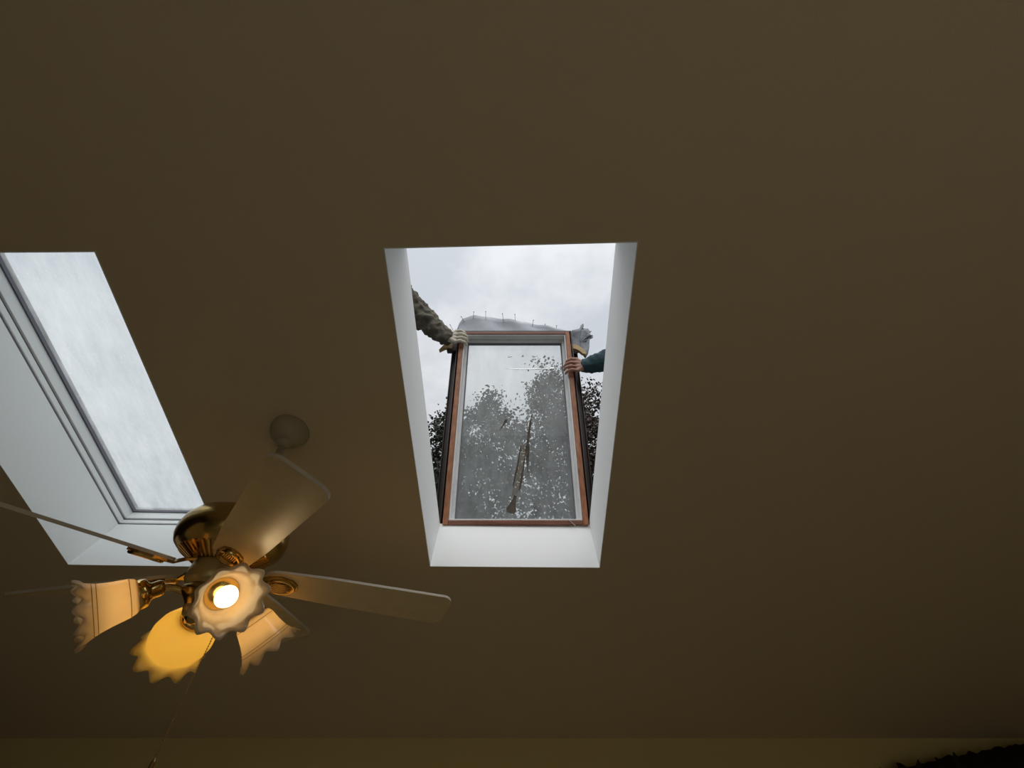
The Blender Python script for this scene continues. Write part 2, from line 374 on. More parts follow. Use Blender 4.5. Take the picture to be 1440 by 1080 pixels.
smear(line((.099, .640), (.068, .270), 12, -.03), [.004, .010, .014, .016, .016, .016, .018, .022, .028, .018, .010, .006, .003], m_dirt, 'dirt_smear', pane)
rb = smear(line((.046, .446), (-.006, .165), 7, .01), [.036, .036, .036, .037, .038, .037, .032, .022], m_film, 'dirt_ribbon', pane, jag=.05)
smear(line((.0325, .440), (-.012, .215), 10, .01), [.004, .006, .007, .006, .007, .008, .010, .009, .007, .006, .004], m_dirt, 'dirt_smear', pane)
smear(line((.063, .446), (.022, .190), 10, .01), [.004, .006, .006, .007, .006, .007, .009, .011, .013, .010, .006], m_dirt, 'dirt_smear', pane)
smear(line((.001, .165), (-.026, .075), 5), [.014, .020, .026, .036, .044, .034], m_dirt, 'dirt_smear', pane)
smear(line((-.046, .613), (-.088, .536), 5), [.004, .012, .012, .008, .005, .003], m_dirt, 'dirt_smear', pane)
def bead(pts, wid, par):  # tilted mirror wedge, added to imitate a bright reflection on the pane
    bm = bmesh.new(); rows_ = []
    for (x, u), w_ in zip(pts, wid):
        rows_.append([bm.verts.new(FP(x, u-w_/2, .0855-w_*.44)), bm.verts.new(FP(x, u+w_/2, .0870)), bm.verts.new(FP(x, u-w_/2, .0870))])
    for a, b in zip(rows_, rows_[1:]):
        for k in range(3): bm.faces.new((a[k], a[(k+1) % 3], b[(k+1) % 3], b[k]))
    bm.faces.new(rows_[0]); bm.faces.new(rows_[-1][::-1])
    return obj('glint_strip', bm, m_pale, par)
bead(line((-.06, .968), (.285, .974), 10, -.02), [.001, .004, .005, .006, .007, .008, .009, .009, .008, .006, .002], pane)
for p0, p1, w_ in (((.105, 1.035), (.145, 1.045), .016), ((.12, 1.06), (.150, 1.07), .012), ((-.045, 1.06), (-.015, 1.065), .012), ((.135, .99), (.16, 1.005), .016)):
    bead(line(p0, p1, 4), [w_*.2, w_, w_*.6, w_*.8, w_*.2], pane)
# head flashing: a bent sheet that still carries its nails
prof = [(-.397, .02), (-.392, .11), (-.359, .185), (-.287, .213), (-.203, .213), (-.105, .187), (.031, .161), (.152, .129), (.246, .098), (.349, .067), (.372, .03)]
bm = bmesh.new(); rows = []
K = 6
def interp(x):
    for (xa, ya), (xb, yb) in zip(prof, prof[1:]):
        if xa <= x <= xb: return ya+(yb-ya)*(x-xa)/max(1e-6, xb-xa)
    return .03
cols = []
for i in range(41):
    f = i/40; x = -.397+.769*f; hgt = interp(x)
    cols.append([bm.verts.new(FP(x+(.012*(1-j/K) if i == 0 else 0), SH+.006+hgt*(j/K), .066+.03*sin(j/K*1.4)*(hgt/.2)+.006*sin(x*23+j*.9)+.004*sin(x*51))) for j in range(K+1)])
for c0, c1 in zip(cols, cols[1:]):
    for j in range(K): bm.faces.new((c0[j], c1[j], c1[j+1], c0[j+1]))
hf = obj('head_flashing', bm, m_flash, sash, smooth=True)
sm = hf.modifiers.new('thick', 'SOLIDIFY'); sm.thickness = .0015
for x, ln, lean in ((-.415, .05, -.5), (-.345, .05, -.5), (-.285, .07, 0), (-.198, .075, -.05), (-.075, .085, -.1), (.005, .095, -.02), (.12, .07, .15), (.21, .06, 0), (.28, .07, .1)):
    bm = bmesh.new(); y0 = SH+interp(max(x, -.39))-.035
    tube(bm, [FP(x, y0, .085), FP(x+lean*ln, y0+ln, .088)], .0016, 6); lathe(bm, [(.004, 0), (.004, .0015)], FP(x+lean*ln, y0+ln, .088), FU, 8)
    obj('nail', bm, m_nail, hf)
# torn membrane corner
tp = [(.365, 1.10), (.372, 1.13), (.37, 1.235), (.385, 1.27), (.425, 1.285), (.445, 1.30), (.452, 1.325), (.470, 1.345), (.474, 1.328), (.462, 1.302), (.480, 1.298), (.500, 1.300), (.508, 1.275), (.520, 1.270), (.505, 1.255), (.507, 1.225), (.522, 1.235), (.520, 1.205), (.500, 1.205), (.492, 1.17), (.485, 1.12), (.474, 1.075), (.455, 1.045), (.440, 1.060), (.42, 1.085), (.39, 1.075)]
bm = bmesh.new(); cen = FP(.43, 1.18, .095); cv = bm.verts.new(cen); ring = []; mid = []
for i, (x, u) in enumerate(tp):
    ring.append(bm.verts.new(FP(x, u, .075+.016*sin(23*x+3)*cos(19*u)+random.uniform(-.004, .006))))
    mid.append(bm.verts.new(FP(.43+(x-.43)*.72, 1.18+(u-1.18)*.72, .086+.014*sin(31*x)*cos(27*u))))
for i in range(len(tp)):
    j = (i+1) % len(tp); bm.faces.new((ring[i], ring[j], mid[j], mid[i])); bm.faces.new((mid[i], mid[j], cv))
tf = obj('torn_flashing', bm, m_torn, sash, smooth=True); sm = tf.modifiers.new('thick', 'SOLIDIFY'); sm.thickness = .003
bm = bmesh.new(); tube(bm, [FP(.425, 1.11, .06), FP(.428, 1.165, .05)], .002, 6); obj('nail', bm, m_nail, tf)
def splinter(top, bot, n0, n1, name):
    bm = bmesh.new(); k = len(top)
    rows = [[bm.verts.new(FP(x, u, n)) for x, u in r] for r, n in ((top, n0), (bot, n0), (bot, n1), (top, n1))]
    for a in range(4):
        b = (a+1) % 4
        for i in range(k-1): bm.faces.new((rows[a][i], rows[a][i+1], rows[b][i+1], rows[b][i]))
    bm.faces.new([r[0] for r in rows]); bm.faces.new([r[-1] for r in rows][::-1])
    o = obj(name, bm, m_split, sash); return o
splinter([(.362, 1.135), (.392, 1.132), (.415, 1.120), (.438, 1.095), (.458, 1.062)], [(.364, 1.098), (.39, 1.095), (.412, 1.082), (.43, 1.060), (.452, 1.052)], .045, .068, 'wood_splinter')
splinter([(-.489, 1.098), (-.462, 1.138), (-.435, 1.150), (-.405, 1.148)], [(-.486, 1.092), (-.455, 1.112), (-.435, 1.116), (-.405, 1.112)], .06, .085, 'wood_splinter')
bm = bmesh.new(); fbox(bm, -.440, -.372, 1.095, 1.165, .07, .10); obj('broken_batten', bm, m_clad, sash, bevel=.004)
# loose thread of sealant on the sill
bm = bmesh.new(); tube(bm, [FP(.255, .022, -.004), FP(.275, .005, -.008), FP(.292, -.012, -.012)], .0016, 6); obj('loose_thread', bm, m_pale, sash)

# ------------------------------------------------------------------ people on the roof
def roofz(y): return EYE + (DC+RH*KC-sin(SL)*y)/cos(SL)
def capsule(bm, p0, r0, p1, r1, seg=14):
    p0, p1 = Vector(p0), Vector(p1); d = p1-p0; L = d.length
    if L < 1e-5: d = Vector((0, 0, 1)); L = 1e-5
    ax = d.normalized(); prof_ = []
    for k in range(5): a = -pi/2+pi/2*k/4; prof_.append((max(1e-4, r0*cos(a)), r0*sin(a)))
    for k in range(5): a = pi/2*k/4; prof_.append((max(1e-4, r1*cos(a)), L+r1*sin(a)))
    lathe(bm, prof_, p0, ax, seg)
def chain(bm, pts, rad):
    for i in range(len(pts)-1): capsule(bm, pts[i], rad[i], pts[i+1], rad[i+1])
def ellipsoid(bm, c, s):
    bmesh.ops.create_icosphere(bm, subdivisions=3, radius=1, matrix=Matrix.Translation(Vector(c)) @ Matrix.Diagonal((*s, 1)))
def blob(name, bm, m, parent, voxel, smooth=4, wrinkle=0, wscale=.08):
    o = obj(name, bm, None)
    r = o.modifiers.new('remesh', 'REMESH'); r.mode = 'VOXEL'; r.voxel_size = voxel
    s = o.modifiers.new('smooth', 'SMOOTH'); s.factor = .5; s.iterations = smooth
    if wrinkle:
        tx = bpy.data.textures.new(name+'_folds', 'CLOUDS'); tx.noise_scale = wscale
        d = o.modifiers.new('folds', 'DISPLACE'); d.texture = tx; d.strength = wrinkle; d.mid_level = .5; d.texture_coords = 'LOCAL'
    dg = bpy.context.evaluated_depsgraph_get(); me = bpy.data.meshes.new_from_object(o.evaluated_get(dg))
    bpy.data.objects.remove(o)
    me.name = name; me.materials.clear(); me.materials.append(m)
    me.polygons.foreach_set('use_smooth', [True]*len(me.polygons))
    o = bpy.data.objects.new(name, me); COL.objects.link(o)
    if parent is not None: child(o, parent)
    return o
def head(bm, c, f):
    """c: centre of the skull, f: facing direction"""
    c = Vector(c); f = Vector(f).normalized(); s = f.cross(Vector((0, 0, 1))).normalized(); up = s.cross(f)
    R = Matrix((s, f, up)).transposed().to_4x4()
    def ell(off, sc): bmesh.ops.create_icosphere(bm, subdivisions=3, radius=1, matrix=Matrix.Translation(c+R.to_3x3() @ Vector(off)) @ R @ Matrix.Diagonal((*sc, 1)))
    ell((0, -.01, .02), (.077, .098, .092)); ell((0, .022, -.055), (.058, .066, .062)); ell((0, .048, -.092), (.030, .030, .024))
    ell((0, .098, -.022), (.012, .018, .022)); ell((0, .088, 0), (.009, .014, .03))
    ell((0, .088, -.064), (.026, .012, .007)); ell((0, .086, -.076), (.022, .012, .007))
    for k in (-1, 1):
        ell((k*.079, 0, -.012), (.010, .020, .031)); ell((k*.031, .080, .020), (.020, .012, .006)); ell((k*.040, .062, -.03), (.022, .022, .016))
def eyes(c, f, par):
    c = Vector(c); f = Vector(f).normalized(); s = f.cross(Vector((0, 0, 1))).normalized(); up = s.cross(f)
    for k in (-1, 1):
        bm = bmesh.new(); ellipsoid(bm, c+s*k*.031+f*.080+up*.0, (.011, .011, .009)); obj('eye', bm, m_eye, par, smooth=True)
m_eye = mat('eye', (.75, .73, .70), .2)

def grip(bm, mir, uh, scale, thumb_up=True):
    """right hand closed over a stile of the sash: fingers cross the inner rim, thumb on the outer flank"""
    s = mir
    W = FP(s*.425, uh, -.015)
    spread = (-.039, -.0130, .0130, .038)
    lens = (.90, 1.0, .97, .82)
    kn = []
    for i, (du, ln) in enumerate(zip(spread, lens)):
        k = FP(s*.372, uh+du*1.05, -.030); kn.append(k)
        p1 = FP(s*(.372-.040*ln), uh+du*1.02-.002, -.040); p2 = FP(s*(.372-.066*ln), uh+du*.98-.004, -.024); p3 = FP(s*(.372-.074*ln), uh+du*.95-.006, .002)
        chain(bm, [k, p1, p2, p3], [.0100*scale, .0092*scale, .0086*scale, .0076*scale])
    for k in kn: capsule(bm, W, .024*scale, k, .0125*scale)
    capsule(bm, FP(s*.385, uh-.028, -.024), .013*scale, FP(s*.385, uh+.028, -.024), .013*scale)
    tb = FP(s*.405, uh+.026, -.004); chain(bm, [W, tb, FP(s*.397, uh+.056, .010), FP(s*.391, uh+.074, .026)], [.020*scale, .015*scale, .0115*scale, .0095*scale])
    return W
def loose_hand(bm, w, d, side, scale=1):
    """relaxed hand hanging from wrist w along d; side: direction of the thumb"""
    w = Vector(w); d = Vector(d).normalized(); s = (Vector(side)-d*Vector(side).dot(d)).normalized(); n = d.cross(s)
    for off, ln in ((.030, .072), (.010, .080), (-.010, .075), (-.029, .058)):
        k = w+d*.088+s*off; capsule(bm, w+s*off*.5, .018*scale, k, .0125*scale)
        chain(bm, [k, k+d*ln*.5+n*.012, k+d*ln*.85+n*.034, k+d*ln*1.0+n*.048], [.0105*scale, .0098*scale, .009*scale, .008*scale])
    b = w+d*.03+s*.03; chain(bm, [w+d*.01+s*.01, b, b+d*.038+s*.022+n*.01, b+d*.066+s*.026+n*.02], [.018*scale, .015*scale, .0115*scale, .0095*scale])

# --- worker in the olive jacket, standing to the left of the opening
def worker_olive():
    px, py = -.98, 1.33; rz = roofz(py)
    root_loc = Vector((px, py, rz))
    sR = FP(-.83, 1.520, -.13); eR = FP(-.625, 1.300, -.05); sL = Vector((px-.19, sR.y-.02, sR.z-.02))
    pel = Vector((px+.01, py-.06, rz+.88)); chest = Vector((px+.005, py-.01, sR.z-.10)); neck = Vector((px, py+.01, sR.z+.05)); hd = Vector((px+.02, py+.06, sR.z+.20))
    look = Vector((.55, .75, -.35))
    eL = Vector((px-.27, py+.02, sL.z-.29)); wL = Vector((px-.20, py+.16, sL.z-.50))
    fa, fb = Vector((px+.12, py+.10, roofz(py+.10)+.075)), Vector((px-.12, py-.16, roofz(py-.16)+.075))
    ka, kb = Vector((px+.11, py+.09, (fa.z+pel.z)/2+.02)), Vector((px-.12, py-.04, (fb.z+pel.z)/2+.02))
    bm = bmesh.new(); wR = grip(bm, -1, 1.135, .86)
    chain(bm, [sR, eR, wR], [.055, .044, .030]); chain(bm, [sL, eL, wL], [.055, .044, .028]); loose_hand(bm, wL, (wL-eL), (1, .2, 0), .95)
    chain(bm, [chest, sR], [.09, .055]); chain(bm, [chest, sL], [.09, .055]); chain(bm, [pel, chest, neck, hd], [.13, .14, .055, .055])
    for k, f_, s in ((ka, fa, 1), (kb, fb, -1)): chain(bm, [pel+Vector((s*.09, 0, -.03)), k, f_], [.085, .058, .040])
    head(bm, hd, look)
    body = blob('person', bm, m_skin, None, .007, 3)
    body.data.transform(Matrix.Translation(-root_loc)); body.location = root_loc
    tag(body, 'person in olive jacket reaching down from the left to hold the sash top', 'person')
    bm = bmesh.new()
    eR2 = eR+Vector((0, 0, .0))
    chain(bm, [sR, (sR+eR2)/2, eR2, (eR2*.55+wR*.45), wR+(eR-wR).normalized()*.015], [.096, .092, .088, .074, .056]); chain(bm, [sL, eL, wL+(eL-wL).normalized()*.02], [.088, .074, .054])
    chain(bm, [chest, sR], [.135, .088]); chain(bm, [chest, sL], [.135, .088]); chain(bm, [pel+Vector((0, 0, -.03)), chest, neck+Vector((0, 0, -.03))], [.170, .175, .085])
    blob('jacket', bm, m_jacket, body, .008, 2, .055, .050)
    bm = bmesh.new()
    for k, f_, s in ((ka, fa, 1), (kb, fb, -1)): chain(bm, [pel+Vector((s*.085, 0, -.02)), k, f_+Vector((0, 0, .02))], [.115, .085, .075])
    capsule(bm, pel, .14, pel+Vector((0, 0, .06)), .14)
    blob('trousers', bm, m_jean, body, .014, 3, .02, .07)
    for f_ in (fa, fb):
        bm = bmesh.new(); capsule(bm, f_+Vector((0, -.03, -.022)), .048, f_+Vector((.02, .15, -.022-.15*math.tan(SL)*.9)), .042); capsule(bm, f_, .052, f_+Vector((0, 0, .09)), .058)
        blob('boot', bm, m_boot, body, .010, 2)
    bm = bmesh.new(); ellipsoid(bm, hd+Vector((-.01, -.015, .052)), (.092, .110, .075)); blob('cap', bm, m_cap, body, .010, 2, .006, .03)
    eyes(hd, look, body)
    bm = bmesh.new(); grip(bm, -1, 1.135, 1.16); capsule(bm, wR, .034, wR+(eR-wR).normalized()*.05, .042)
    blob('work_glove', bm, m_glove, body, .0032, 2, .004, .02)
worker_olive()
# --- worker in the teal sleeve, kneeling to the right of the opening
def worker_teal():
    px, py = 1.10, 1.42; rz = roofz(py)
    root_loc = Vector((px, py, rz))
    sL = FP(.90, 1.17, -.14); eL = FP(.665, .965, -.05); sR = Vector((px+.20, sL.y-.04, sL.z))
    pel = Vector((px+.02, py-.12, rz+.50)); chest = Vector((px, py-.03, sL.z-.10)); neck = Vector((px-.005, py, sL.z+.05)); hd = Vector((px-.02, py+.05, sL.z+.20))
    look = Vector((-.65, .65, -.2))
    eR = Vector((px+.30, py+.05, sR.z-.27)); wR = Vector((px+.17, py+.24, sR.z-.40))
    # one knee down, one foot forward
    kA = Vector((px+.10, py+.02, roofz(py+.02)+.085)); fA = Vector((px+.11, py-.38, roofz(py-.38)+.07))
    kB = Vector((px-.13, py+.26, roofz(py+.26)+.50)); fB = Vector((px-.14, py+.22, roofz(py+.22)+.075))
    bm = bmesh.new(); wL = grip(bm, 1, .917, 1.05)
    chain(bm, [sL, eL, wL], [.055, .044, .030]); chain(bm, [sR, eR, wR], [.055, .044, .028]); loose_hand(bm, wR, (wR-eR), (-1, .2, .3), .95)
    chain(bm, [chest, sR], [.09, .055]); chain(bm, [chest, sL], [.09, .055]); chain(bm, [pel, chest, neck, hd], [.13, .14, .055, .055])
    chain(bm, [pel+Vector((.09, 0, -.02)), kA, fA], [.085, .058, .040]); chain(bm, [pel+Vector((-.09, 0, 0)), kB, fB], [.085, .058, .040])
    head(bm, hd, look)
    body = blob('person', bm, m_skin, None, .0045, 2)
    body.data.transform(Matrix.Translation(-root_loc)); body.location = root_loc
    tag(body, 'person in dark teal sleeve gripping the sash side with a bare hand', 'person')
    bm = bmesh.new()
    chain(bm, [sL, (sL+eL)/2, eL, eL*.5+wL*.5, wL+(eL-wL).normalized()*.006], [.092, .090, .086, .074, .048]); chain(bm, [sR, eR, wR+(eR-wR).normalized()*.02], [.08, .066, .044])
    chain(bm, [chest, sR], [.13, .08]); chain(bm, [chest, sL], [.13, .08]); chain(bm, [pel+Vector((0, 0, -.02)), chest, neck+Vector((0, 0, -.03))], [.165, .17, .08])
    blob('sweater', bm, m_teal, body, .010, 3, .032, .05)
    bm = bmesh.new(); chain(bm, [pel+Vector((.085, 0, -.01)), kA, fA+(kA-fA).normalized()*.05], [.115, .085, .07]); chain(bm, [pel+Vector((-.085, 0, 0)), kB, fB+Vector((0, 0, .03))], [.115, .09, .075]); capsule(bm, pel, .14, pel+Vector((0, 0, .05)), .14)
    blob('trousers', bm, m_jean, body, .014, 3, .02, .07)
    bm = bmesh.new(); capsule(bm, fB+Vector((0, -.03, -.022)), .048, fB+Vector((0, .16, -.022-.16*math.tan(SL)*.9)), .042); capsule(bm, fB, .052, fB+Vector((0, 0, .09)), .058); blob('boot', bm, m_boot, body, .010, 2)
    bm = bmesh.new(); capsule(bm, fA+Vector((0, .02, 0)), .050, fA+Vector((0, -.05, .01)), .05); capsule(bm, fA, .045, fA+Vector((0, -.06, -.01)), .042); blob('boot', bm, m_boot, body, .010, 2)
    bm = bmesh.new(); ellipsoid(bm, hd+Vector((.008, -.022, .045)), (.090, .105, .082)); blob('hair', bm, m_hair, body, .010, 2, .01, .02)
    eyes(hd, look, body)
worker_teal()

# ------------------------------------------------------------------ ceiling fan
HX, HY, HZ = -.8285, 1.1323, .4004+EYE                # axis and height of the blade plane
top = CP(HX/KC, (HY-nC.y*DC)/aC.y/KC)
CZ = top.z
fan = thing('ceiling_fan', 'brass ceiling fan with five cream blades and four frilled glass lights', 'fan', (HX, HY, CZ))
F0 = Vector((HX, HY, HZ))
bm = bmesh.new()
lathe(bm, [(.070, -.001), (.070, .006), (.067, .014), (.060, .030), (.046, .044), (.030, .052), (.022, .054)], top+aC*.0, -nC, 40)
obj('canopy', bm, m_cream, fan, smooth=True)
bm = bmesh.new(); lathe(bm, [(.005, .0), (.019, .003), (.025, .012), (.025, .02), (.019, .03), (.012, .034)], Vector((HX, HY, CZ-.040)), (0, 0, -1), 24); obj('ball_joint', bm, m_cream, fan, smooth=True)
bm = bmesh.new(); tube(bm, [(HX, HY, CZ-.05), (HX, HY, HZ+.16)], .0115, 16); obj('downrod', bm, m_cream, fan, smooth=True)
bm = bmesh.new(); lathe(bm, [(.013, .205), (.026, .200), (.030, .178), (.055, .172), (.095, .164), (.125, .148), (.142, .124), (.147, .100), (.145, .078), (.137, .062), (.128, .054), (.118, .048), (.080, .026), (.062, .020)], F0, (0, 0, 1), 64)
motor = obj('motor_housing', bm, m_brassd, fan, smooth=True)
bm = bmesh.new()
for i in range(44):
    a = 2*pi*i/44; d = Vector((cos(a), sin(a), 0)); s = Vector((-sin(a), cos(a), 0))
    p0, p1 = F0+d*.072+Vector((0, 0, .018)), F0+d*.116+Vector((0, 0, .043))
    hexa(bm, [p0-s*.0016, p0+s*.0016, p0+s*.0016+Vector((0, 0, .006)), p0-s*.0016+Vector((0, 0, .006)), p1-s*.003, p1+s*.003, p1+s*.003+Vector((0, 0, .006)), p1-s*.003+Vector((0, 0, .006))])
obj('vent_ribs', bm, m_brass, motor)
# one blade built along +x with its pitch, then copied round
PITCH = radians(-17)
RT = Matrix.Rotation(radians(.3), 4, 'Y') @ Matrix.Rotation(PITCH, 4, 'X')
def blade_outline():
    pts = []; r0, r1 = .112, .675
    for k in range(9): a = pi/2+pi*k/8; pts.append((r0+.052+.052*cos(a), .050*sin(a)))          # rounded root
    pts += [(.30, -.0600), (.50, -.0660)]
    for k in range(6): a = -pi/2+pi/2*k/5; pts.append((r1-.030+.030*cos(a), -.0700+.030+.030*sin(a)))
    for k in range(6): a = pi/2*k/5; pts.append((r1-.030+.030*cos(a), .0700-.030+.030*sin(a)))
    pts += [(.50, .0660), (.30, .0600)]
    return pts
bo = blade_outline()
bm = bmesh.new(); lo = [bm.verts.new((x, y, -.0038)) for x, y in bo]; hi = [bm.verts.new((x, y, .0038)) for x, y in bo]
f0 = bm.faces.new(lo[::-1]); f1 = bm.faces.new(hi)
side = [bm.faces.new((lo[i], lo[(i+1) % len(bo)], hi[(i+1) % len(bo)], hi[i])) for i in range(len(bo))]
for f in side: f.material_index = 1
bm.transform(RT)
me_blade = bpy.data.meshes.new('blade'); bm.to_mesh(me_blade); bm.free(); me_blade.materials.append(m_blade); me_blade.materials.append(m_bladeedge)
# bracket: arm from the motor to the blade root
bm = bmesh.new(); secs = []
for x, y0, hw, z0, z1 in ((.070, 0, .014, .012, .019), (.092, 0, .011, .002, .010), (.112, .0, .016, -.010, -.003), (.135, 0, .030, -.011, -.0035), (.168, 0, .036, -.011, -.0035), (.200, 0, .028, -.011, -.0035), (.216, 0, .010, -.010, -.0035)):
    secs.append([bm.verts.new(RT @ Vector((x, y, z))) for y, z in ((-hw, z0+.002), (-hw*.6, z0), (hw*.6, z0), (hw, z0+.002), (hw, z1), (-hw, z1))])
for s0, s1 in zip(secs, secs[1:]):
    for i in range(6): bm.faces.new((s0[i], s0[(i+1) % 6], s1[(i+1) % 6], s1[i]))
bm.faces.new(secs[0]); bm.faces.new(secs[-1]); bmesh.ops.recalc_face_normals(bm, faces=bm.faces)
me_iron = bpy.data.meshes.new('blade_bracket'); bm.to_mesh(me_iron); bm.free(); me_iron.materials.append(m_brassd)
# oval medallion: bead rim, dished and ribbed inside
bm = bmesh.new(); rings = []
for sc, z in ((1.0, -.006), (1.0, -.0135), (.93, -.0165), (.84, -.0155), (.78, -.0125), (.60, -.0118), (.3, -.0135), (.02, -.0140)):
    rings.append([bm.verts.new(RT @ Vector((.172+.041*sc*cos(2*pi*i/48), .030*sc*sin(2*pi*i/48), z-(.0012*cos(12*pi*i/12) if sc < .8 else 0)))) for i in range(48)])
for r0, r1 in zip(rings, rings[1:]):
    for i in range(48): bm.faces.new((r0[i], r0[(i+1) % 48], r1[(i+1) % 48], r1[i]))
bm.faces.new(rings[-1]); bmesh.ops.recalc_face_normals(bm, faces=bm.faces)
for y in range(-3, 4):                                     # reeded bars across the dish
    hl = .030*math.sqrt(max(.05, 1-(y/4.0)**2))
    tube(bm, [RT @ Vector((.172-hl, y*.0052, -.0128)), RT @ Vector((.172, y*.0052, -.0150)), RT @ Vector((.172+hl, y*.0052, -.0128))], .0019, 6)
me_med = bpy.data.meshes.new('medallion'); bm.to_mesh(me_med); bm.free(); me_med.materials.append(m_brass)
me_med.polygons.foreach_set('use_smooth', [True]*len(me_med.polygons))
for i in range(5):
    az = radians((310.6, 384.8, 454.2, 526.4, 598.6)[i])
    b = bpy.data.objects.new('blade', me_blade); COL.objects.link(b); b.location = F0; b.rotation_euler = (0, radians((0, 1.3, .8, .3, 0)[i]), az); child(b, fan)
    for nm, me in (('blade_bracket', me_iron), ('medallion', me_med)):
        c = bpy.data.objects.new(nm, me); COL.objects.link(c); c.parent = b
# switch housing and light kit
bm = bmesh.new(); lathe(bm, [(.060, .022), (.064, .012), (.066, -.006), (.066, -.026), (.060, -.034), (.050, -.040), (.048, -.052), (.040, -.060), (.030, -.075), (.034, -.090), (.028, -.108), (.012, -.118), (.004, -.124)], F0, (0, 0, 1), 48)
obj('switch_housing', bm, m_satin, fan, smooth=True)
bm = bmesh.new(); lathe(bm, [(.052, -.040), (.058, -.046), (.058, -.058), (.044, -.070), (.034, -.082), (.030, -.100), (.018, -.116), (.006, -.126)], F0, (0, 0, 1), 40)
obj('light_fitter', bm, m_brassd, fan, smooth=True)
def lamp(az, neck, mouth, seed, bowl=False, dx=0.0):
    az = radians(az); d = Vector((cos(az), sin(az), 0))
    Pn = F0+d*neck[0]+Vector((0, 0, neck[1])); Pm = F0+d*mouth[0]+Vector((dx, 0, mouth[1])); ax = (Pm-Pn).normalized()
    bm = bmesh.new(); st = F0+d*.040+Vector((0, 0, -.060))
    mid_ = F0+d*(neck[0]*.62)+Vector((0, 0, -.046)); e = Pn-ax*.034
    pts = []
    for k in range(13):
        t_ = k/12; pts.append(st*(1-t_)**2+mid_*2*t_*(1-t_)+e*t_*t_)
    tube(bm, pts, .0085, 12); arm = obj('lamp_arm', bm, m_brass, fan, smooth=True)
    bm = bmesh.new(); lathe(bm, [(.006, -.046), (.016, -.044), (.020, -.036), (.020, -.020), (.024, -.016), (.034, -.010), (.036, .000), (.036, .010), (.033, .012)], Pn, ax, 32); obj('socket_cup', bm, m_brass, arm, smooth=True)
    # shade
    prof_ = [(.029, .000), (.034, .003), (.041, .010), (.0455, .020), (.048, .035), (.0505, .050), (.054, .065), (.058, .078), (.063, .090), (.069, .099), (.0745, .104)]
    if bowl: prof_ = [(.029, .000), (.048, .004), (.063, .014), (.074, .032), (.078, .052), (.076, .069), (.071, .081), (.070, .088), (.073, .095), (.079, .102), (.085, .106)]
    def fn(k, th, r, h):
        w_ = max(0, (k-7)/3.0)
        return r+.0055*w_*cos(10*th+seed), h+.0085*w_*w_*cos(10*th+seed+.5)
    bm = bmesh.new(); lathe(bm, prof_, Pn, ax, 80, fn, cap=False)
    sh = obj('lamp_shade', bm, m_shadeY if bowl else m_shade, fan, smooth=True); s = sh.modifiers.new('thick', 'SOLIDIFY'); s.thickness = .0024; s.offset = -1
    bm = bmesh.new()
    for r, h in (() if bowl else ((.0465, .020), (.0605, .082), (.0580, .075))):
        a = ax.orthogonal().normalized(); b2 = ax.cross(a)
        ringp = [Pn+ax*h+(a*cos(2*pi*k/64)+b2*sin(2*pi*k/64))*(r+.0008) for k in range(65)]
        tube(bm, ringp, .0007, 5)
    bm.free() if bowl else obj('gold_line', bm, m_amber, sh)
    bm = bmesh.new(); lathe(bm, [(.011, .006), (.012, .020), (.016, .032), (.022, .044), (.0245, .056), (.022, .068), (.015, .077), (.006, .081), (.0005, .0815)], Pn, ax, 28); obj('bulb', bm, m_bulb2 if bowl else m_bulb, sh, smooth=True)
lamp(320.0, (.130, -.078), (.205, -.104), .3)
lamp(43.0, (.132, -.084), (.200, -.142), 1.1)
lamp(121.0, (.106, -.094), (.160, -.146), 2.0, True, -.024)
lamp(217.0, (.130, -.080), (.200, -.128), .8)
# bead pull chain
bm = bmesh.new(); c0 = F0+Vector((.098, -.034, -.030)); n_b = 66
for i in range(n_b):
    p = c0+Vector((0, 0, -.0052*i)); bmesh.ops.create_icosphere(bm, subdivisions=1, radius=.0019, matrix=Matrix.Translation(p))
tube(bm, [c0, c0+Vector((0, 0, -.0052*n_b))], .0006, 5)
lathe(bm, [(.001, 0), (.004, -.006), (.005, -.018), (.003, -.028), (.001, -.030)], c0+Vector((0, 0, -.0052*n_b)), (0, 0, 1), 12)
obj('pull_chain', bm, m_rust, fan)

# ------------------------------------------------------------------ dark curtain at the right end of the far wall
bm = bmesh.new(); NXC = 90; rowsC = []
for i in range(NXC+1):
    f = i/NXC; x = 2.12+1.2*f
    zt = EYE+.018+.115*min(1, f*1.35)**.8+random.uniform(-.010, .010)+.008*sin(f*70)
    y = YF-.07+.028*sin(f*62)+.010*sin(f*23)
    rowsC.append([bm.verts.new((x, y*(1)+(0 if j else .01), zt*(1-j/8)+(.25)*(j/8))) for j in range(9)])
for a, b in zip(rowsC, rowsC[1:]):
    for j in range(8): bm.faces.new((a[j], b[j], b[j+1], a[j+1]))
cu = obj('curtain', bm, m_curtain, None, smooth=True); sm = cu.modifiers.new('thick', 'SOLIDIFY'); sm.thickness = .004
tag(cu, 'dark brown gathered cloth with ragged sagging top edge against the far wall', 'curtain')

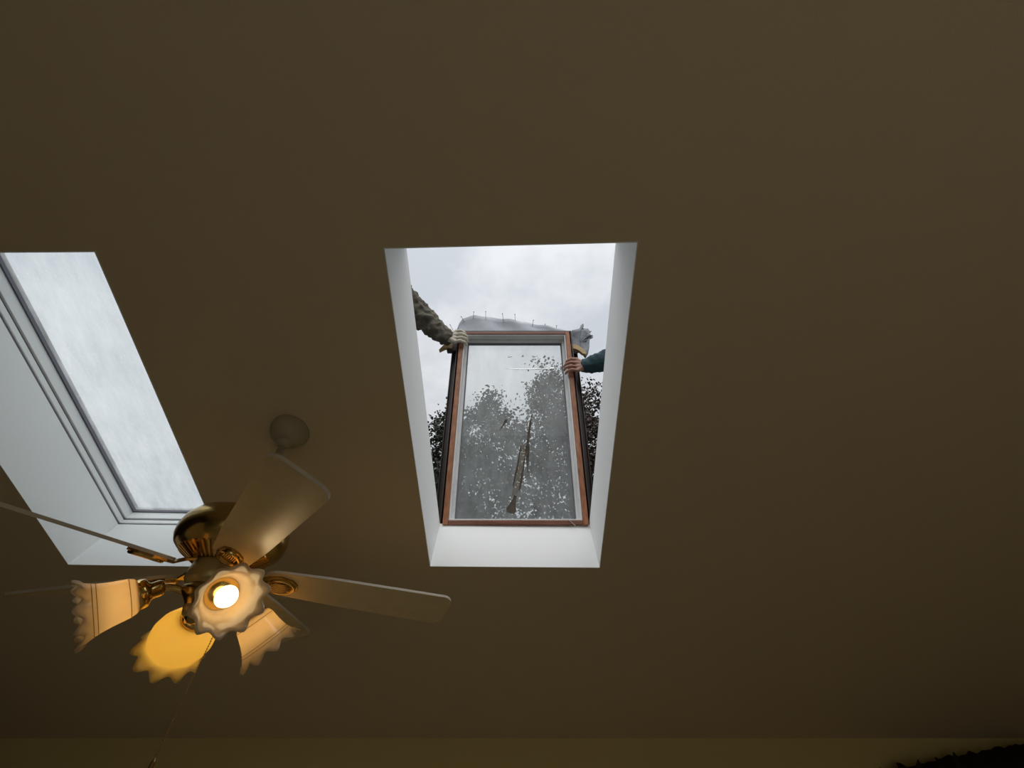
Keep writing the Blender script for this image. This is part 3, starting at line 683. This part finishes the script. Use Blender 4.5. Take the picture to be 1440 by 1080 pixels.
# ------------------------------------------------------------------ trees and the house beyond the eaves
def tree(name, label, base, h, crown, nl, mleaf, rs, tops):
    rnd = random.Random(rs)
    root = thing(name, label, 'tree', base); B0 = Vector(base)
    bm = bmesh.new(); tips = []
    tube(bm, [B0, B0+Vector((.05, .02, h*.3)), B0+Vector((-.05, .05, h*.6)), B0+Vector((0, 0, h*.93))], [.16, .13, .08, .015], 10)
    for k in range(26):
        z = h*(.28+.62*k/26); a = k*2.4+rnd.random(); ln = crown*(.55+.5*rnd.random())*(1-.55*max(0, (z/h-.55)/.45))
        p0 = B0+Vector((0, 0, z)); p1 = p0+Vector((cos(a), sin(a), .35))*ln*.55; p2 = p0+Vector((cos(a), sin(a), .55))*ln
        tube(bm, [p0, p1, p2], [.035, .02, .006], 6); tips += [(p1, .55), (p2, .60), ((p1+p2)/2, .6), (p0*.6+p1*.4, .5)]
    obj('trunk', bm, m_bark, root)
    for t_ in tops:
        tips.append((Vector((t_[0], t_[1], 1.6+(t_[2]-1.6)*1.092)), t_[3]))
    tips += tips[-len(tops):]*3
    verts, faces = [], []
    twigs = []
    for i in range(nl//24):
        c, r = tips[rnd.randrange(len(tips))]
        g = Vector((rnd.gauss(0, 1), rnd.gauss(0, 1), rnd.gauss(0, 1))); twigs.append(c+g.normalized()*min(g.length, 1.7)*r*.60)
    for i in range(nl):
        p = twigs[i % len(twigs)]+Vector((rnd.gauss(0, .13), rnd.gauss(0, .13), rnd.gauss(0, .10)))
        d = Vector((rnd.gauss(0, 1), rnd.gauss(0, 1), rnd.gauss(-.5, .8))).normalized(); s = d.orthogonal().normalized()
        s = Matrix.Rotation(rnd.random()*6.28, 3, d) @ s; n_ = d.cross(s)
        L = rnd.uniform(.05, .105); w_ = L*.36; b = len(verts)
        verts += [p, p+d*L*.35+s*w_+n_*.012, p+d*L*.75+s*w_*.75+n_*.012, p+d*L*1.05, p+d*L*.75-s*w_*.75+n_*.012, p+d*L*.35-s*w_+n_*.012]
        faces += [(b, b+1, b+2, b+3), (b, b+3, b+4, b+5)]
    me = bpy.data.meshes.new('foliage'); me.from_pydata(verts, [], faces); me.materials.append(mleaf)
    o = bpy.data.objects.new('foliage', me); COL.objects.link(o); child(o, root); o['kind'] = 'stuff'
tree('leafy_tree', 'tall dark leafy tree seen beside the teal sleeve and through the glass', (1.35, 7.6, -.15), 9.3, 1.7, 19000, m_leafB, 3,
     [(1.0, 7.5, 8.75, .26), (1.0, 7.5, 8.45, .35), (1.15, 7.5, 8.0, .45), (.8, 7.5, 7.8, .4), (2.1, 7.5, 8.1, .5), (2.2, 7.6, 7.4, .55), (1.5, 7.5, 7.4, .6), (.9, 7.5, 7.2, .6), (2.0, 7.5, 6.8, .6), (1.2, 7.4, 6.6, .7), (1.9, 7.3, 6.1, .6), (.6, 7.4, 6.4, .6), (1.3, 7.3, 5.8, .7), (1.9, 7.3, 5.2, .6), (.6, 7.3, 5.2, .6), (1.2, 7.3, 4.6, .6), (1.9, 7.3, 4.4, .6)])
tree('leafy_tree', 'lower dark leafy tree seen under the olive sleeve and through the glass', (-.95, 7.3, -.15), 8.0, 1.6, 19000, m_leafA, 5,
     [(-.55, 7.4, 7.95, .22), (-.6, 7.4, 7.6, .32), (-1.0, 7.4, 7.3, .4), (-1.45, 7.4, 7.25, .28), (-.3, 7.4, 7.2, .45), (-1.7, 7.3, 6.9, .4), (-.8, 7.3, 6.7, .6), (-1.4, 7.3, 6.4, .5), (0.05, 7.3, 6.9, .5), (-.2, 7.3, 6.2, .6), (-1.0, 7.2, 5.9, .6), (-1.7, 7.2, 6.1, .4), (.2, 7.3, 5.6, .6), (-.6, 7.3, 5.3, .6), (-1.3, 7.3, 5.2, .5), (-.2, 7.3, 4.8, .6), (-.9, 7.3, 4.5, .6)])
hs = thing('neighbour_house', 'dark grey clapboard house wall behind the trees', 'house', (-3.6, 10.4, -.15))
bm = bmesh.new(); box(bm, (-3.6, 12.9, 3.9), (3.3, 4.9, 8.1)); obj('house_wall', bm, m_siding, hs)
me_b = None
for i in range(36):
    z = .12+i*.22
    if me_b is None:
        bm = bmesh.new(); hexa(bm, [(-1.66, -.03, 0), (1.66, -.03, 0), (1.66, .02, 0), (-1.66, .02, 0), (-1.66, -.005, .225), (1.66, -.005, .225), (1.66, .02, .225), (-1.66, .02, .225)])
        o = obj('siding_board', bm, m_siding, None); me_b = o.data
    else:
        o = bpy.data.objects.new('siding_board', me_b); COL.objects.link(o)
    o.location = (-3.6, 10.43, z-.15); child(o, hs)
bm = bmesh.new()
for y0, y1, za, zb in ((10.1, 12.9, 7.9, 8.7), (12.9, 15.7, 8.7, 7.9)):
    hexa(bm, [(-5.5, y0, za), (-1.7, y0, za), (-1.7, y1, zb), (-5.5, y1, zb), (-5.5, y0, za+.14), (-1.7, y0, za+.14), (-1.7, y1, zb+.14), (-5.5, y1, zb+.14)])
obj('house_roof', bm, m_roofB, hs)
